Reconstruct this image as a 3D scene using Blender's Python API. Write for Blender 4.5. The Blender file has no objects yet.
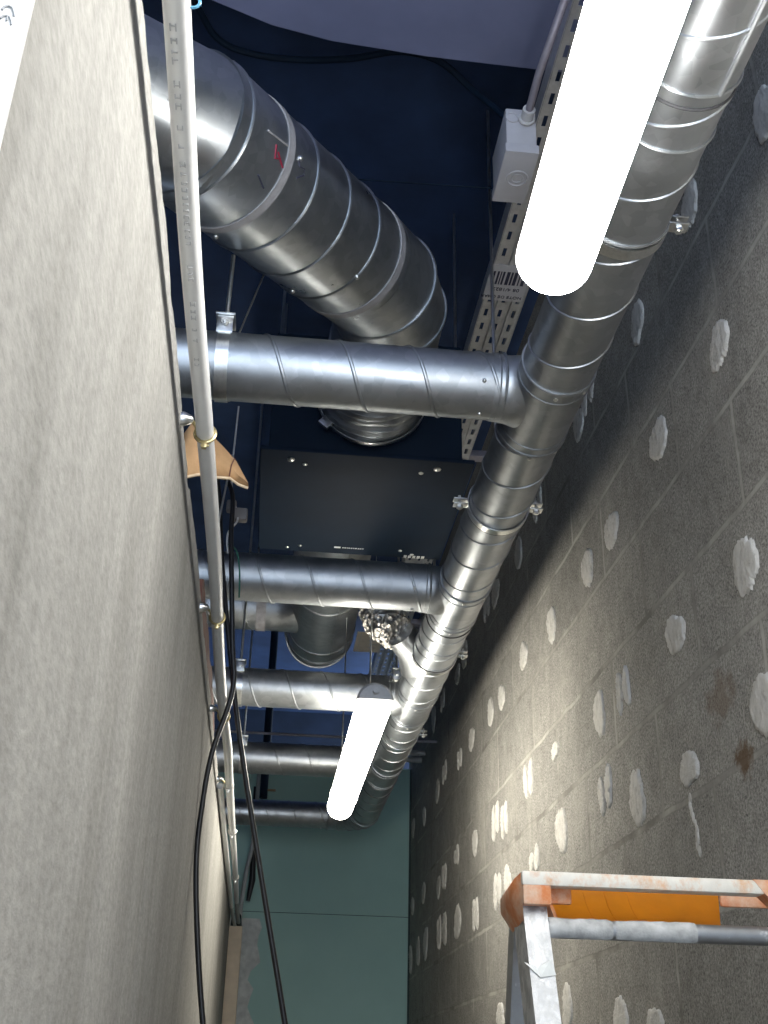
import bpy, bmesh, math, random
from mathutils import Vector, Matrix
import numpy as np
random.seed(7)
C = bpy.context.scene.collection
CZ = 1.6                      # camera height above the floor; all z below are relative to the camera

# ------------------------------------------------------------------ camera, light, exposure
cam_d = bpy.data.cameras.new('camera'); cam = bpy.data.objects.new('camera', cam_d); C.objects.link(cam)
bpy.context.scene.camera = cam
cam_d.sensor_fit = 'VERTICAL'; cam_d.sensor_height = 36.0
cam_d.lens = 1138.0 / 1024.0 * 36.0
cam_d.clip_start = 0.01
YAW, PITCH, ROLL = 0.0953944713, 0.467756660, 0.0245213082
fw = Vector((math.sin(YAW)*math.cos(PITCH), math.cos(YAW)*math.cos(PITCH), math.sin(PITCH)))
rt0 = Vector((math.cos(YAW), -math.sin(YAW), 0)); up0 = rt0.cross(fw)
rt = math.cos(ROLL)*rt0 + math.sin(ROLL)*up0; up = -math.sin(ROLL)*rt0 + math.cos(ROLL)*up0
m = Matrix.Identity(4)
for i in range(3):
    m[i][0] = rt[i]; m[i][1] = up[i]; m[i][2] = -fw[i]
m[2][3] = CZ
cam.matrix_world = m
vs = bpy.context.scene.view_settings
vs.view_transform = 'Standard'; vs.look = 'None'; vs.gamma = 1; vs.exposure = 0.5; vs.use_curve_mapping = False
w = bpy.data.worlds.new('world'); bpy.context.scene.world = w; w.use_nodes = True
bg = w.node_tree.nodes['Background']
bg.inputs[0].default_value = (0.66, 0.80, 1.0, 1); bg.inputs[1].default_value = 2.6
LAMP = 25.0

# ------------------------------------------------------------------ materials
def nm(name):
    mt = bpy.data.materials.new(name); mt.use_nodes = True
    nt = mt.node_tree; return mt, nt, nt.nodes['Principled BSDF']
def N(nt, t, **kw):
    n = nt.nodes.new(t)
    for k, v in kw.items(): setattr(n, k, v)
    return n
def L(nt, a, b): nt.links.new(a, b)
def pos(nt, scale=(1,1,1), loc=(0,0,0)):
    g = N(nt, 'ShaderNodeNewGeometry'); mp = N(nt, 'ShaderNodeMapping')
    mp.inputs['Scale'].default_value = scale; mp.inputs['Location'].default_value = loc
    L(nt, g.outputs['Position'], mp.inputs['Vector']); return mp.outputs[0]
def noise(nt, vec, scale, detail=4, rough=.55):
    n = N(nt, 'ShaderNodeTexNoise'); n.inputs['Scale'].default_value = scale
    n.inputs['Detail'].default_value = detail; n.inputs['Roughness'].default_value = rough
    L(nt, vec, n.inputs['Vector']); return n.outputs['Fac']
def ramp(nt, fac, stops):
    r = N(nt, 'ShaderNodeValToRGB'); e = r.color_ramp.elements
    while len(e) < len(stops): e.new(.5)
    for i, (p, c) in enumerate(stops):
        e[i].position = p; e[i].color = (c, c, c, 1) if isinstance(c, (int, float)) else (*c, 1)
    L(nt, fac, r.inputs[0]); return r.outputs[0]
def mix(nt, fac, a, b, mode='MIX'):
    mx = N(nt, 'ShaderNodeMix', data_type='RGBA', blend_type=mode)
    if isinstance(fac, (int, float)): mx.inputs[0].default_value = fac
    else: L(nt, fac, mx.inputs[0])
    for i, v in ((6, a), (7, b)):
        if isinstance(v, tuple): mx.inputs[i].default_value = (*v, 1)
        else: L(nt, v, mx.inputs[i])
    return mx.outputs[2]
def math_(nt, op, a, b=None):
    n = N(nt, 'ShaderNodeMath', operation=op)
    for i, v in enumerate((a, b)):
        if v is None: continue
        if isinstance(v, (int, float)): n.inputs[i].default_value = v
        else: L(nt, v, n.inputs[i])
    return n.outputs[0]
def bump(nt, bs, h, strength=.3, dist=.01, prev=None):
    b = N(nt, 'ShaderNodeBump'); b.inputs['Strength'].default_value = strength; b.inputs['Distance'].default_value = dist
    L(nt, h, b.inputs['Height'])
    if prev: L(nt, prev, b.inputs['Normal'])
    L(nt, b.outputs[0], bs.inputs['Normal']); return b.outputs[0]

def simple(name, col, rough=.5, metal=0., var=.12, scale=40, bmp=.0, spec=None):
    mt, nt, bs = nm(name)
    p = pos(nt); n = noise(nt, p, scale)
    lo = tuple(c*(1-var) for c in col); hi = tuple(min(1, c*(1+var)) for c in col)
    L(nt, ramp(nt, n, [(.3, lo), (.7, hi)]), bs.inputs['Base Color'])
    bs.inputs['Roughness'].default_value = rough; bs.inputs['Metallic'].default_value = metal
    if spec is not None: bs.inputs['Specular IOR Level'].default_value = spec
    if bmp: bump(nt, bs, n, bmp, .004)
    return mt

def galv(name, col=(.44, .465, .49), rlo=.31, rhi=.50):
    mt, nt, bs = nm(name)
    p = pos(nt)
    v = N(nt, 'ShaderNodeTexVoronoi'); v.inputs['Scale'].default_value = 55; L(nt, p, v.inputs['Vector'])
    sp = N(nt, 'ShaderNodeSeparateColor'); L(nt, v.outputs['Color'], sp.inputs[0])
    big = noise(nt, p, 6, 6, .65)
    c1 = ramp(nt, big, [(.3, tuple(x*.80 for x in col)), (.7, col)])
    c2 = mix(nt, .16, c1, ramp(nt, sp.outputs[0], [(0, .35), (1, .85)]), 'MIX')
    # dusty smears
    sm = noise(nt, pos(nt, (1, 1, 1), (3, 5, 1)), 11, 8, .7)
    smf = ramp(nt, sm, [(.60, 0), (.72, .55)])
    c3 = mix(nt, smf, c2, (.34, .35, .36))
    L(nt, c3, bs.inputs['Base Color'])
    bs.inputs['Metallic'].default_value = .96
    r = math_(nt, 'MULTIPLY_ADD', ramp(nt, big, [(.3, 0), (.7, 1)]), rhi-rlo); r.node.inputs[2].default_value = rlo
    r2 = math_(nt, 'MULTIPLY_ADD', smf, .25); L(nt, r, r2.node.inputs[2])
    L(nt, r2, bs.inputs['Roughness'])
    bump(nt, bs, noise(nt, p, 9, 2, .4), .10, .02)
    return mt

M = {}
M['galv'] = galv('galvanised_steel')
M['galv_big'] = galv('galvanised_steel_dull', (.45, .485, .52), .25, .45)
M['tray'] = simple('zinc_tray', (.62, .62, .64), .45, .7, .1, 60)
M['zinc'] = simple('bright_zinc', (.8, .8, .78), .28, 1, .08, 200)
M['brass'] = simple('yellow_zinc', (.62, .52, .28), .3, 1, .1, 200)
M['dark_seal'] = simple('dark_seal_gap', (.03, .03, .035), .6)
M['rubber'] = simple('rubber', (.05, .05, .055), .6)
M['sealant'] = simple('grey_sealant', (.36, .35, .36), .55, .0, .15, 60, .2)
M['pvc'] = simple('white_pvc', (.72, .72, .71), .35, 0, .03, 30)
M['pvc_grey'] = simple('grey_pvc', (.42, .43, .42), .4, 0, .06, 30)
M['print'] = simple('grey_print', (.46, .46, .47), .6)
M['cable'] = simple('black_cable', (.012, .012, .014), .38, 0, .2, 80)
M['navy'] = simple('hazed_navy_paint', (.028, .056, .135), .75, 0, .25, 6, .15)  # dark navy ceiling paint, brightened to stand in for lens haze
M['navy_dark'] = simple('dark_navy_wall', (.012, .022, .048), .8, 0, .25, 6, .1)
M['smear'] = simple('grey_plaster_smear', (.40, .40, .39), .85, 0, .3, 60, .4)
M['navy_board'] = simple('slate_blue_board', (.20, .22, .36), .7, 0, .12, 5, .1)
M['unit'] = simple('dark_unit_paint', (.0058, .0155, .033), .62, .0, .15, 8, 0, .18)
M['white_mark'] = simple('white_mark', (.8, .82, .82), .5)
M['label'] = simple('paper_label', (.72, .70, .72), .6, 0, .05, 50)
M['paper'] = simple('paper_card', (.70, .64, .56), .8, 0, .08, 30)
M['ink'] = simple('label_ink', (.05, .05, .09), .6)
M['boxgrey'] = simple('grey_box_plastic', (.50, .50, .54), .5, 0, .04, 30)
M['capgrey'] = simple('lamp_cap_grey', (.55, .55, .56), .45, 0, .08, 60)
M['capdark'] = simple('dusty_grey_plastic', (.16, .15, .15), .6)
M['cardboard'] = simple('cardboard', (.42, .25, .12), .85, 0, .18, 30, .2)
M['cardedge'] = simple('torn_card_edge', (.62, .48, .32), .9, 0, .18, 60, .2)
M['redboard'] = simple('red_brown_board', (.13, .055, .04), .85, 0, .25, 25, .3)
M['green_wire'] = simple('green_wire', (.02, .12, .09), .5)
M['red_ink'] = simple('red_marker', (.28, .02, .05), .6)
M['dark_ink'] = simple('dark_marker', (.05, .05, .09), .6)
M['bluetie'] = simple('blue_tie', (.12, .35, .55), .4)
M['rustpipe'] = simple('tan_wood', (.35, .27, .17), .8)
M['grey_strut'] = simple('grey_strut', (.36, .34, .40), .5, .4, .1, 40)

def foil():
    mt, nt, bs = nm('crumpled_foil')
    p = pos(nt)
    v = N(nt, 'ShaderNodeTexVoronoi', feature='F1'); v.inputs['Scale'].default_value = 70; L(nt, p, v.inputs['Vector'])
    bs.inputs['Base Color'].default_value = (.60, .575, .545, 1); bs.inputs['Metallic'].default_value = 1
    L(nt, ramp(nt, noise(nt, p, 50), [(.3, .3), (.7, .5)]), bs.inputs['Roughness'])
    bump(nt, bs, v.outputs['Distance'], .45, .02); return mt
M['foil'] = foil()

def emis(name, col, s):
    mt, nt, bs = nm(name)
    n = ramp(nt, noise(nt, pos(nt), 5), [(.3, .98), (.7, 1.0)])
    bs.inputs['Base Color'].default_value = (.8, .8, .8, 1); bs.inputs['Roughness'].default_value = .4
    L(nt, mix(nt, 1.0, n, col, 'MULTIPLY'), bs.inputs['Emission Color'])
    bs.inputs['Emission Strength'].default_value = s; return mt
M['lamp_near'] = emis('lit_diffuser', (1.0, .985, .94), LAMP)
M['lamp_far'] = emis('lit_diffuser_warm', (1.0, .95, .83), LAMP*.88)

def block_wall():
    mt, nt, bs = nm('concrete_blocks')
    g = N(nt, 'ShaderNodeNewGeometry'); sx = N(nt, 'ShaderNodeSeparateXYZ'); L(nt, g.outputs['Position'], sx.inputs[0])
    P = g.outputs['Position']
    wob = noise(nt, P, 9, 3, .6)
    wob2 = noise(nt, pos(nt, (1,1,1), (7,3,2)), 9, 3, .6)
    u = math_(nt, 'ADD', sx.outputs[1], 2.012); u = math_(nt, 'ADD', u, math_(nt, 'MULTIPLY', wob, .016)); 
    v = math_(nt, 'ADD', sx.outputs[2], -CZ - 1.470 + 4.0); v = math_(nt, 'ADD', v, math_(nt, 'MULTIPLY', wob2, .014))
    v = math_(nt, 'ADD', v, -.007); u = math_(nt, 'ADD', u, -.008)
    cb = N(nt, 'ShaderNodeCombineXYZ'); L(nt, u, cb.inputs[0]); L(nt, v, cb.inputs[1])
    br = N(nt, 'ShaderNodeTexBrick'); L(nt, cb.outputs[0], br.inputs['Vector'])
    br.offset = .5; br.offset_frequency = 2; br.squash = 1
    br.inputs['Scale'].default_value = 1; br.inputs['Brick Width'].default_value = .515; br.inputs['Row Height'].default_value = .2
    br.inputs['Mortar Size'].default_value = .0085; br.inputs['Mortar Smooth'].default_value = .6; br.inputs['Bias'].default_value = 0
    br.inputs['Color1'].default_value = (.345, .332, .305, 1); br.inputs['Color2'].default_value = (.42, .402, .366, 1)
    fine = noise(nt, P, 190, 4, .75); med = noise(nt, P, 34, 6, .65); big = noise(nt, P, 2.2, 4, .6)
    blk = mix(nt, .75, br.outputs['Color'], ramp(nt, fine, [(.34, .15), (.60, 1.15)]), 'MULTIPLY')
    blk = mix(nt, .6, blk, ramp(nt, med, [(.3, .65), (.7, 1.25)]), 'MULTIPLY')
    blk = mix(nt, .6, blk, ramp(nt, big, [(.3, .72), (.7, 1.2)]), 'MULTIPLY')
    # chalky smears near the joints
    chalk = ramp(nt, noise(nt, pos(nt, (1, 1, .55)), 7, 7, .7), [(.52, 0), (.72, .45)])
    blk = mix(nt, chalk, blk, (.44, .42, .375))
    mort = mix(nt, .5, (.47, .45, .405), ramp(nt, med, [(.3, .7), (.7, 1.2)]), 'MULTIPLY')
    f = math_(nt, 'MULTIPLY', br.outputs['Fac'], ramp(nt, noise(nt, P, 5, 5, .6), [(.35, .45), (.6, .95)]))
    col = mix(nt, f, blk, mort)
    # pits
    vo = N(nt, 'ShaderNodeTexVoronoi'); vo.inputs['Scale'].default_value = 110; L(nt, P, vo.inputs['Vector'])
    pit = ramp(nt, math_(nt, 'ADD', vo.outputs['Distance'], math_(nt, 'MULTIPLY', noise(nt, P, 60, 3, .6), .9)), [(.47, 1), (.54, 0)])
    pit2 = math_(nt, 'MULTIPLY', pit, math_(nt, 'SUBTRACT', 1.0, br.outputs['Fac']))
    col = mix(nt, math_(nt, 'MULTIPLY', pit2, .75), col, (.06, .06, .058))
    # rust stains of their own shape
    def spot(y, z, ry, rz, s):
        cy = math_(nt, 'MULTIPLY', math_(nt, 'SUBTRACT', sx.outputs[1], y), 1/ry)
        cz = math_(nt, 'MULTIPLY', math_(nt, 'SUBTRACT', sx.outputs[2], z + CZ), 1/rz)
        d = math_(nt, 'SQRT', math_(nt, 'ADD', math_(nt, 'MULTIPLY', cy, cy), math_(nt, 'MULTIPLY', cz, cz)))
        d = math_(nt, 'ADD', d, math_(nt, 'MULTIPLY', med, 1.1))
        return math_(nt, 'MULTIPLY', ramp(nt, d, [(.75, 1), (1.35, 0)]), s)
    col = mix(nt, spot(1.715, .475, .095, .075, .85), col, (.13, .075, .035))
    col = mix(nt, spot(1.785, .600, .17, .10, .42), col, (.17, .105, .06))
    L(nt, col, bs.inputs['Base Color']); bs.inputs['Roughness'].default_value = .92
    bs.inputs['Specular IOR Level'].default_value = .2
    h = math_(nt, 'ADD', math_(nt, 'MULTIPLY', fine, .35), math_(nt, 'MULTIPLY', med, .35))
    h = math_(nt, 'SUBTRACT', h, math_(nt, 'MULTIPLY', pit2, .7))
    h = math_(nt, 'SUBTRACT', h, math_(nt, 'MULTIPLY', br.outputs['Fac'], .10))
    bump(nt, bs, h, .7, .006)
    return mt
M['block'] = block_wall()

def plaster_wall():
    mt, nt, bs = nm('grey_rendered_plaster')
    P = pos(nt)
    st = noise(nt, pos(nt, (1, 4.5, .7)), 1.6, 9, .62)
    st2 = noise(nt, pos(nt, (1, 45, 2.0), (4, 2, 9)), 1.0, 6, .65)
    gr = noise(nt, pos(nt, (1, .42, 1)), 190, 4, .7); cl = noise(nt, P, 3.2, 5, .6); gr2 = noise(nt, pos(nt, (1, .45, 1)), 70, 5, .7)
    c = ramp(nt, st, [(.28, (.225, .219, .201)), (.5, (.293, .286, .267)), (.72, (.345, .337, .314))])
    c = mix(nt, .28, c, ramp(nt, st2, [(.3, .74), (.62, 1.1)]), 'MULTIPLY')
    c = mix(nt, .5, c, ramp(nt, gr, [(.33, .62), (.6, 1.12)]), 'MULTIPLY')
    c = mix(nt, .4, c, ramp(nt, gr2, [(.3, .75), (.65, 1.12)]), 'MULTIPLY')
    c = mix(nt, .35, c, ramp(nt, cl, [(.3, .78), (.7, 1.1)]), 'MULTIPLY')
    L(nt, c, bs.inputs['Base Color']); bs.inputs['Roughness'].default_value = .85; bs.inputs['Specular IOR Level'].default_value = .25
    h = math_(nt, 'ADD', math_(nt, 'MULTIPLY', gr, .5), math_(nt, 'MULTIPLY', gr2, .5))
    h = math_(nt, 'ADD', h, math_(nt, 'MULTIPLY', st2, .12))
    bump(nt, bs, h, .35, .004); return mt
M['plaster'] = plaster_wall()

def patch_mat():
    mt, nt, bs = nm('white_adhesive_plaster')
    P = pos(nt)
    a = noise(nt, pos(nt, (1, 1.6, .6)), 55, 6, .65); b = noise(nt, P, 260, 2, .6)
    c = ramp(nt, a, [(.28, (.42, .395, .355)), (.45, (.62, .60, .555)), (.7, (.73, .71, .67))])
    L(nt, c, bs.inputs['Base Color']); bs.inputs['Roughness'].default_value = .9
    bump(nt, bs, math_(nt, 'ADD', a, math_(nt, 'MULTIPLY', b, .2)), .8, .008); return mt
M['patch'] = patch_mat()

def green_wall():
    mt, nt, bs = nm('teal_green_board')
    P = pos(nt)
    a = noise(nt, P, 5, 5, .6); b = noise(nt, P, 26, 6, .7)
    c = ramp(nt, a, [(.3, (.40, .62, .565)), (.7, (.43, .66, .60))])
    c = mix(nt, ramp(nt, b, [(.66, 0), (.8, .22)]), c, (.52, .68, .64))
    L(nt, c, bs.inputs['Base Color']); bs.inputs['Roughness'].default_value = .6; return mt
M['green'] = green_wall()
M['green_gap'] = simple('board_gap', (.04, .065, .065), .8)
M['filler'] = simple('white_filler', (.68, .69, .66), .85, 0, .2, 25, .3)
M['pine'] = simple('pale_pine', (.66, .55, .42), .7, 0, .12, 14)
M['floor'] = simple('bounce_concrete_floor', (.64, .62, .58), .9, 0, .25, 8, .3)  # unseen floor, colour made pale so it bounces more light upwards

def orange(name, col, trans=False):
    mt, nt, bs = nm(name)
    a = noise(nt, pos(nt), 22, 5, .65)
    L(nt, mix(nt, .7, col, ramp(nt, a, [(.3, .7), (.7, 1.15)]), 'MULTIPLY'), bs.inputs['Base Color'])
    bs.inputs['Roughness'].default_value = .35
    if trans:
        tr = N(nt, 'ShaderNodeBsdfTranslucent'); tr.inputs[0].default_value = (.85, .38, .02, 1)
        ms = N(nt, 'ShaderNodeMixShader'); ms.inputs[0].default_value = .45
        L(nt, bs.outputs[0], ms.inputs[1]); L(nt, tr.outputs[0], ms.inputs[2])
        L(nt, ms.outputs[0], nt.nodes['Material Output'].inputs[0])
    return mt
M['orange_tray'] = orange('amber_plastic', (.62, .24, .012), True)
def splattered(name, base, splat, lo, hi, scale, metal=0., rough=.5):
    mt, nt, bs = nm(name)
    s = noise(nt, pos(nt, (1, 1, .8)), scale, 7, .7); f = ramp(nt, s, [(lo, 0), (hi, 1)])
    n2 = noise(nt, pos(nt), 90, 3)
    c = mix(nt, f, base, splat); c = mix(nt, .4, c, ramp(nt, n2, [(.3, .8), (.7, 1.1)]), 'MULTIPLY')
    L(nt, c, bs.inputs['Base Color'])
    if metal: L(nt, math_(nt, 'MULTIPLY', math_(nt, 'SUBTRACT', 1.0, f), metal), bs.inputs['Metallic'])
    bs.inputs['Roughness'].default_value = rough; bump(nt, bs, s, .2, .004); return mt
M['orange_cap'] = splattered('dusty_orange_plastic', (.62, .20, .06), (.68, .50, .36), .42, .70, 28)
M['lip'] = splattered('paint_caked_orange_lip', (.66, .42, .26), (.70, .66, .58), .36, .52, 40)
M['alu'] = splattered('paint_spattered_aluminium', (.40, .41, .42), (.58, .58, .57), .45, .56, 60, .9, .4)
M['alu_bare'] = splattered('dull_aluminium', (.36, .37, .38), (.6, .6, .6), .62, .72, 50, .9, .42)

# ------------------------------------------------------------------ mesh builder
class MB:
    def __init__(s): s.bm = bmesh.new()
    def box(s, c, d, bev=0., rot=None):
        r = bmesh.ops.create_cube(s.bm, size=1); vs_ = r['verts']
        for v in vs_: v.co = Vector((v.co.x*d[0], v.co.y*d[1], v.co.z*d[2]))
        if bev:
            es = list({e for v in vs_ for e in v.link_edges})
            bb = bmesh.ops.bevel(s.bm, geom=es, offset=bev, segments=2, affect='EDGES', profile=.6)
            vs_ = [v for v in bb['verts']] ; vs_ = list({v for f in bb['faces'] for v in f.verts} | set(vs_))
            # collect the whole island
            st = [vs_[0]]; seen = {vs_[0]}
            while st:
                v = st.pop()
                for e in v.link_edges:
                    o = e.other_vert(v)
                    if o not in seen: seen.add(o); st.append(o)
            vs_ = list(seen)
        for v in vs_:
            if rot is not None: v.co = rot @ v.co
            v.co = v.co + Vector(c)
        return s
    def box2(s, a, b, bev=0.):
        a = Vector(a); b = Vector(b); return s.box((a+b)/2, [abs(x) for x in (b-a)], bev)
    def rings(s, rings, close=True, caps=(True, True)):
        bm = s.bm; R = [[bm.verts.new(p) for p in r] for r in rings]; n = len(R[0])
        for a, b in zip(R, R[1:]):
            for i in range(n if close else n-1):
                j = (i+1) % n; bm.faces.new((a[i], a[j], b[j], b[i]))
        if close and n > 2:
            if caps[0]: bm.faces.new(list(reversed(R[0])))
            if caps[1]: bm.faces.new(R[-1])
        return s
    def tube(s, pts, r, seg=12, caps=(True, True)):
        pts = [Vector(p) for p in pts]; n = len(pts)
        rr = r if isinstance(r, (list, tuple)) else [r]*n
        T = [(pts[min(i+1, n-1)] - pts[max(i-1, 0)]).normalized() for i in range(n)]
        u = T[0].orthogonal().normalized(); out = []
        for i in range(n):
            u = (u - T[i]*u.dot(T[i])).normalized(); v = T[i].cross(u)
            out.append([pts[i] + rr[i]*(math.cos(2*math.pi*k/seg)*u + math.sin(2*math.pi*k/seg)*v) for k in range(seg)])
        return s.rings(out, True, caps)
    def cyl(s, a, b, r, seg=24, r2=None, caps=(True, True)):
        return s.tube([a, b], [r, r if r2 is None else r2], seg, caps)
    def torus(s, c, ax, R, r, seg=40, rs=8, a0=0, a1=2*math.pi):
        ax = Vector(ax).normalized(); u = ax.orthogonal().normalized(); v = ax.cross(u); c = Vector(c)
        full = abs(a1-a0-2*math.pi) < 1e-6; n = seg + 1
        rg = []
        for i in range(n):
            t = a0 + (a1-a0)*i/seg; d = math.cos(t)*u + math.sin(t)*v
            rg.append([c + d*(R + r*math.cos(2*math.pi*k/rs)) + ax*r*math.sin(2*math.pi*k/rs) for k in range(rs)])
        return s.rings(rg, True, (not full, not full))
    def band(s, c, ax, R, th, wd, seg=48):
        ax = Vector(ax).normalized(); u = ax.orthogonal().normalized(); v = ax.cross(u); c = Vector(c)
        rg = []
        for i in range(seg+1):
            t = 2*math.pi*i/seg; d = math.cos(t)*u + math.sin(t)*v
            rg.append([c+d*R-ax*wd/2, c+d*(R+th)-ax*wd/2, c+d*(R+th)+ax*wd/2, c+d*R+ax*wd/2])
        return s.rings(rg, True, (False, False))
    def sphere(s, c, r, sc=(1,1,1), seg=16):
        q = bmesh.ops.create_uvsphere(s.bm, u_segments=seg, v_segments=seg//2+2, radius=r)
        for v in q['verts']: v.co = Vector((v.co.x*sc[0], v.co.y*sc[1], v.co.z*sc[2])) + Vector(c)
        return s
    def prism(s, poly, off):
        a = [s.bm.verts.new(p) for p in poly]; b = [s.bm.verts.new(Vector(p)+Vector(off)) for p in poly]; n = len(a)
        s.bm.faces.new(a); s.bm.faces.new(list(reversed(b)))
        for i in range(n): s.bm.faces.new((a[i], b[i], b[(i+1) % n], a[(i+1) % n]))
        return s
    def spiral(s, a, b, r, pitch=.131, ridge=.0026, phase=0., hand=1, seg=56):
        a = Vector(a); b = Vector(b); ax = (b-a); ln = ax.length; ax.normalize()
        s.cyl(a, b, r, seg, caps=(True, True))
        u = ax.orthogonal().normalized(); v = ax.cross(u)
        n = max(2, int(ln/pitch*48)); rg = []
        for i in range(n+1):
            t = i/n; th = hand*2*math.pi*(ln*t/pitch) + phase
            d = math.cos(th)*u + math.sin(th)*v; c = a + ax*ln*t
            tn = (hand*2*math.pi*r*(-math.sin(th)*u + math.cos(th)*v) + pitch*ax).normalized(); w_ = tn.cross(d).normalized()
            rg.append([c + d*(r-.001) - w_*ridge*1.5, c + d*(r+ridge*.75) - w_*ridge*.85, c + d*(r+ridge) , c + d*(r+ridge*.75) + w_*ridge*.85, c + d*(r-.001) + w_*ridge*1.5])
        return s.rings(rg, True, (True, True))
    def build(s, name, mat, parent=None, angle=35):
        bm = s.bm; bmesh.ops.recalc_face_normals(bm, faces=bm.faces)
        for v in bm.verts: v.co.z += CZ
        me = bpy.data.meshes.new(name); bm.to_mesh(me); bm.free()
        me.polygons.foreach_set('use_smooth', [True]*len(me.polygons))
        me.set_sharp_from_angle(angle=math.radians(angle))
        o = bpy.data.objects.new(name, me); C.objects.link(o)
        me.materials.append(M[mat] if isinstance(mat, str) else mat)
        if parent is not None: o.parent = parent
        return o
THINGS = []
def tag(o, label, cat, group=None):
    o['label'] = label; o['category'] = cat
    if group: o['group'] = group
    THINGS.append(o); return o
def thing(name, label, cat, group=None):
    o = bpy.data.objects.new(name, None); C.objects.link(o); o.empty_display_size = .05
    return tag(o, label, cat, group)
def struct(name, mb, mat, angle=35):
    o = mb.build(name, mat, None, angle); o['kind'] = 'structure'; return o
def text_obj(name, body, size, loc, xdir, ydir, mat, parent, depth=.0006):
    cu = bpy.data.curves.new(name, 'FONT'); cu.body = body; cu.size = size; cu.extrude = depth; cu.align_x = 'LEFT'
    tmp = bpy.data.objects.new('tmp', cu); C.objects.link(tmp)
    dg = bpy.context.evaluated_depsgraph_get(); me = bpy.data.meshes.new_from_object(tmp.evaluated_get(dg))
    bpy.data.objects.remove(tmp); bpy.data.curves.remove(cu)
    x = Vector(xdir).normalized(); y = Vector(ydir).normalized(); z = x.cross(y)
    for v in me.vertices:
        c = v.co.copy(); v.co = Vector(loc) + x*c.x + y*c.y + z*c.z + Vector((0, 0, CZ))
    me.materials.clear(); me.materials.append(M[mat]); me.name = name
    o = bpy.data.objects.new(name, me); C.objects.link(o); o.parent = parent; return o

# ------------------------------------------------------------------ the room
WX = .747; LX = -.13; EY = 5.93; FZ = -CZ; TOP = 2.25
struct('floor', MB().box2((-1.3, -1.4, FZ-.1), (1.0, 7.6, FZ)), 'floor')
struct('ceiling', MB().box2((-1.3, -1.4, TOP), (1.0, 7.6, TOP+.15)), 'navy')
# lower board of the ceiling near the viewer, its far edge running slightly askew
pb = [(-.75, -1.4), (-.75, 1.45), (-.40, 1.58), (-.22, 1.66), (-.10, 1.705), (.03, 1.73), (.24, 1.745), (.747, 1.755), (.747, -1.4)]
struct('trim_1', MB().prism([(x, y, 2.0) for x, y in pb], (0, 0, .03)), 'navy_board')
wr = struct('wall_right', MB().box2((WX, -1.4, FZ), (WX+.2, EY+.1, TOP)), 'block')
struct('wall_left_far', MB().box2((-1.3, -1.4, FZ), (-1.2, 7.6, TOP)), 'navy_dark')
struct('wall_rear_far', MB().box2((-1.3, 7.5, FZ), (1.0, 7.6, TOP)), 'navy_dark')
# left partition: rendered face with a ragged top edge
mb = MB(); rg = []; n = 420; y0, y1 = -1.4, 5.42
rnd = random.Random(3); h1 = 0
for i in range(n+1):
    y = y0 + (y1-y0)*i/n
    h1 = .80*h1 + rnd.uniform(-.0026, .0026)
    zt = .711 + h1 + .003*math.sin(y*9.1) - (.012 if 1.30 < y < 1.345 else 0) - (.004 if .93 < y < 1.0 else 0)
    ch = .003 + .004*rnd.random()
    rg.append([(LX, y, FZ), (LX, y, zt-ch), (LX-ch*.8, y, zt), (LX-.11, y, zt+rnd.uniform(-.003, .003)), (LX-.11, y, FZ)])
wl = struct('wall_left', mb.rings(rg), 'plaster', 50)
# end wall of green board: lower sheet, upper sheet, joint gap
mb = MB().box2((-1.2, EY, FZ), (WX, EY+.02, .756)).box2((-1.2, EY, .759), (WX, EY+.02, 1.50))
we = struct('wall_end', mb, 'green')
g = MB().box2((-1.2, EY+.004, .74), (WX, EY+.016, .78)).build('board_joint', 'green_gap', we)
g = MB().box2((WX-.009, EY-.002, FZ), (WX, EY+.004, 1.5)).build('corner_gap', 'green_gap', we)
# white filler smeared down the left of the end wall
rnd = random.Random(5); mb = MB(); rg = []
for i in range(60):
    z = .725 - i*.04; e = .0 + rnd.uniform(-.015, .012) + (.012*math.sin(i*1.7)) - (.025 if i > 6 else 0) + (.03 if i in (11, 12) else 0)
    rg.append([(-.17, EY-.004, z), (e-.012, EY-.0045, z), (e, EY-.001, z), (-.17, EY-.001, z)])
mb.rings(rg).build('filler_smear', 'filler', we)

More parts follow.
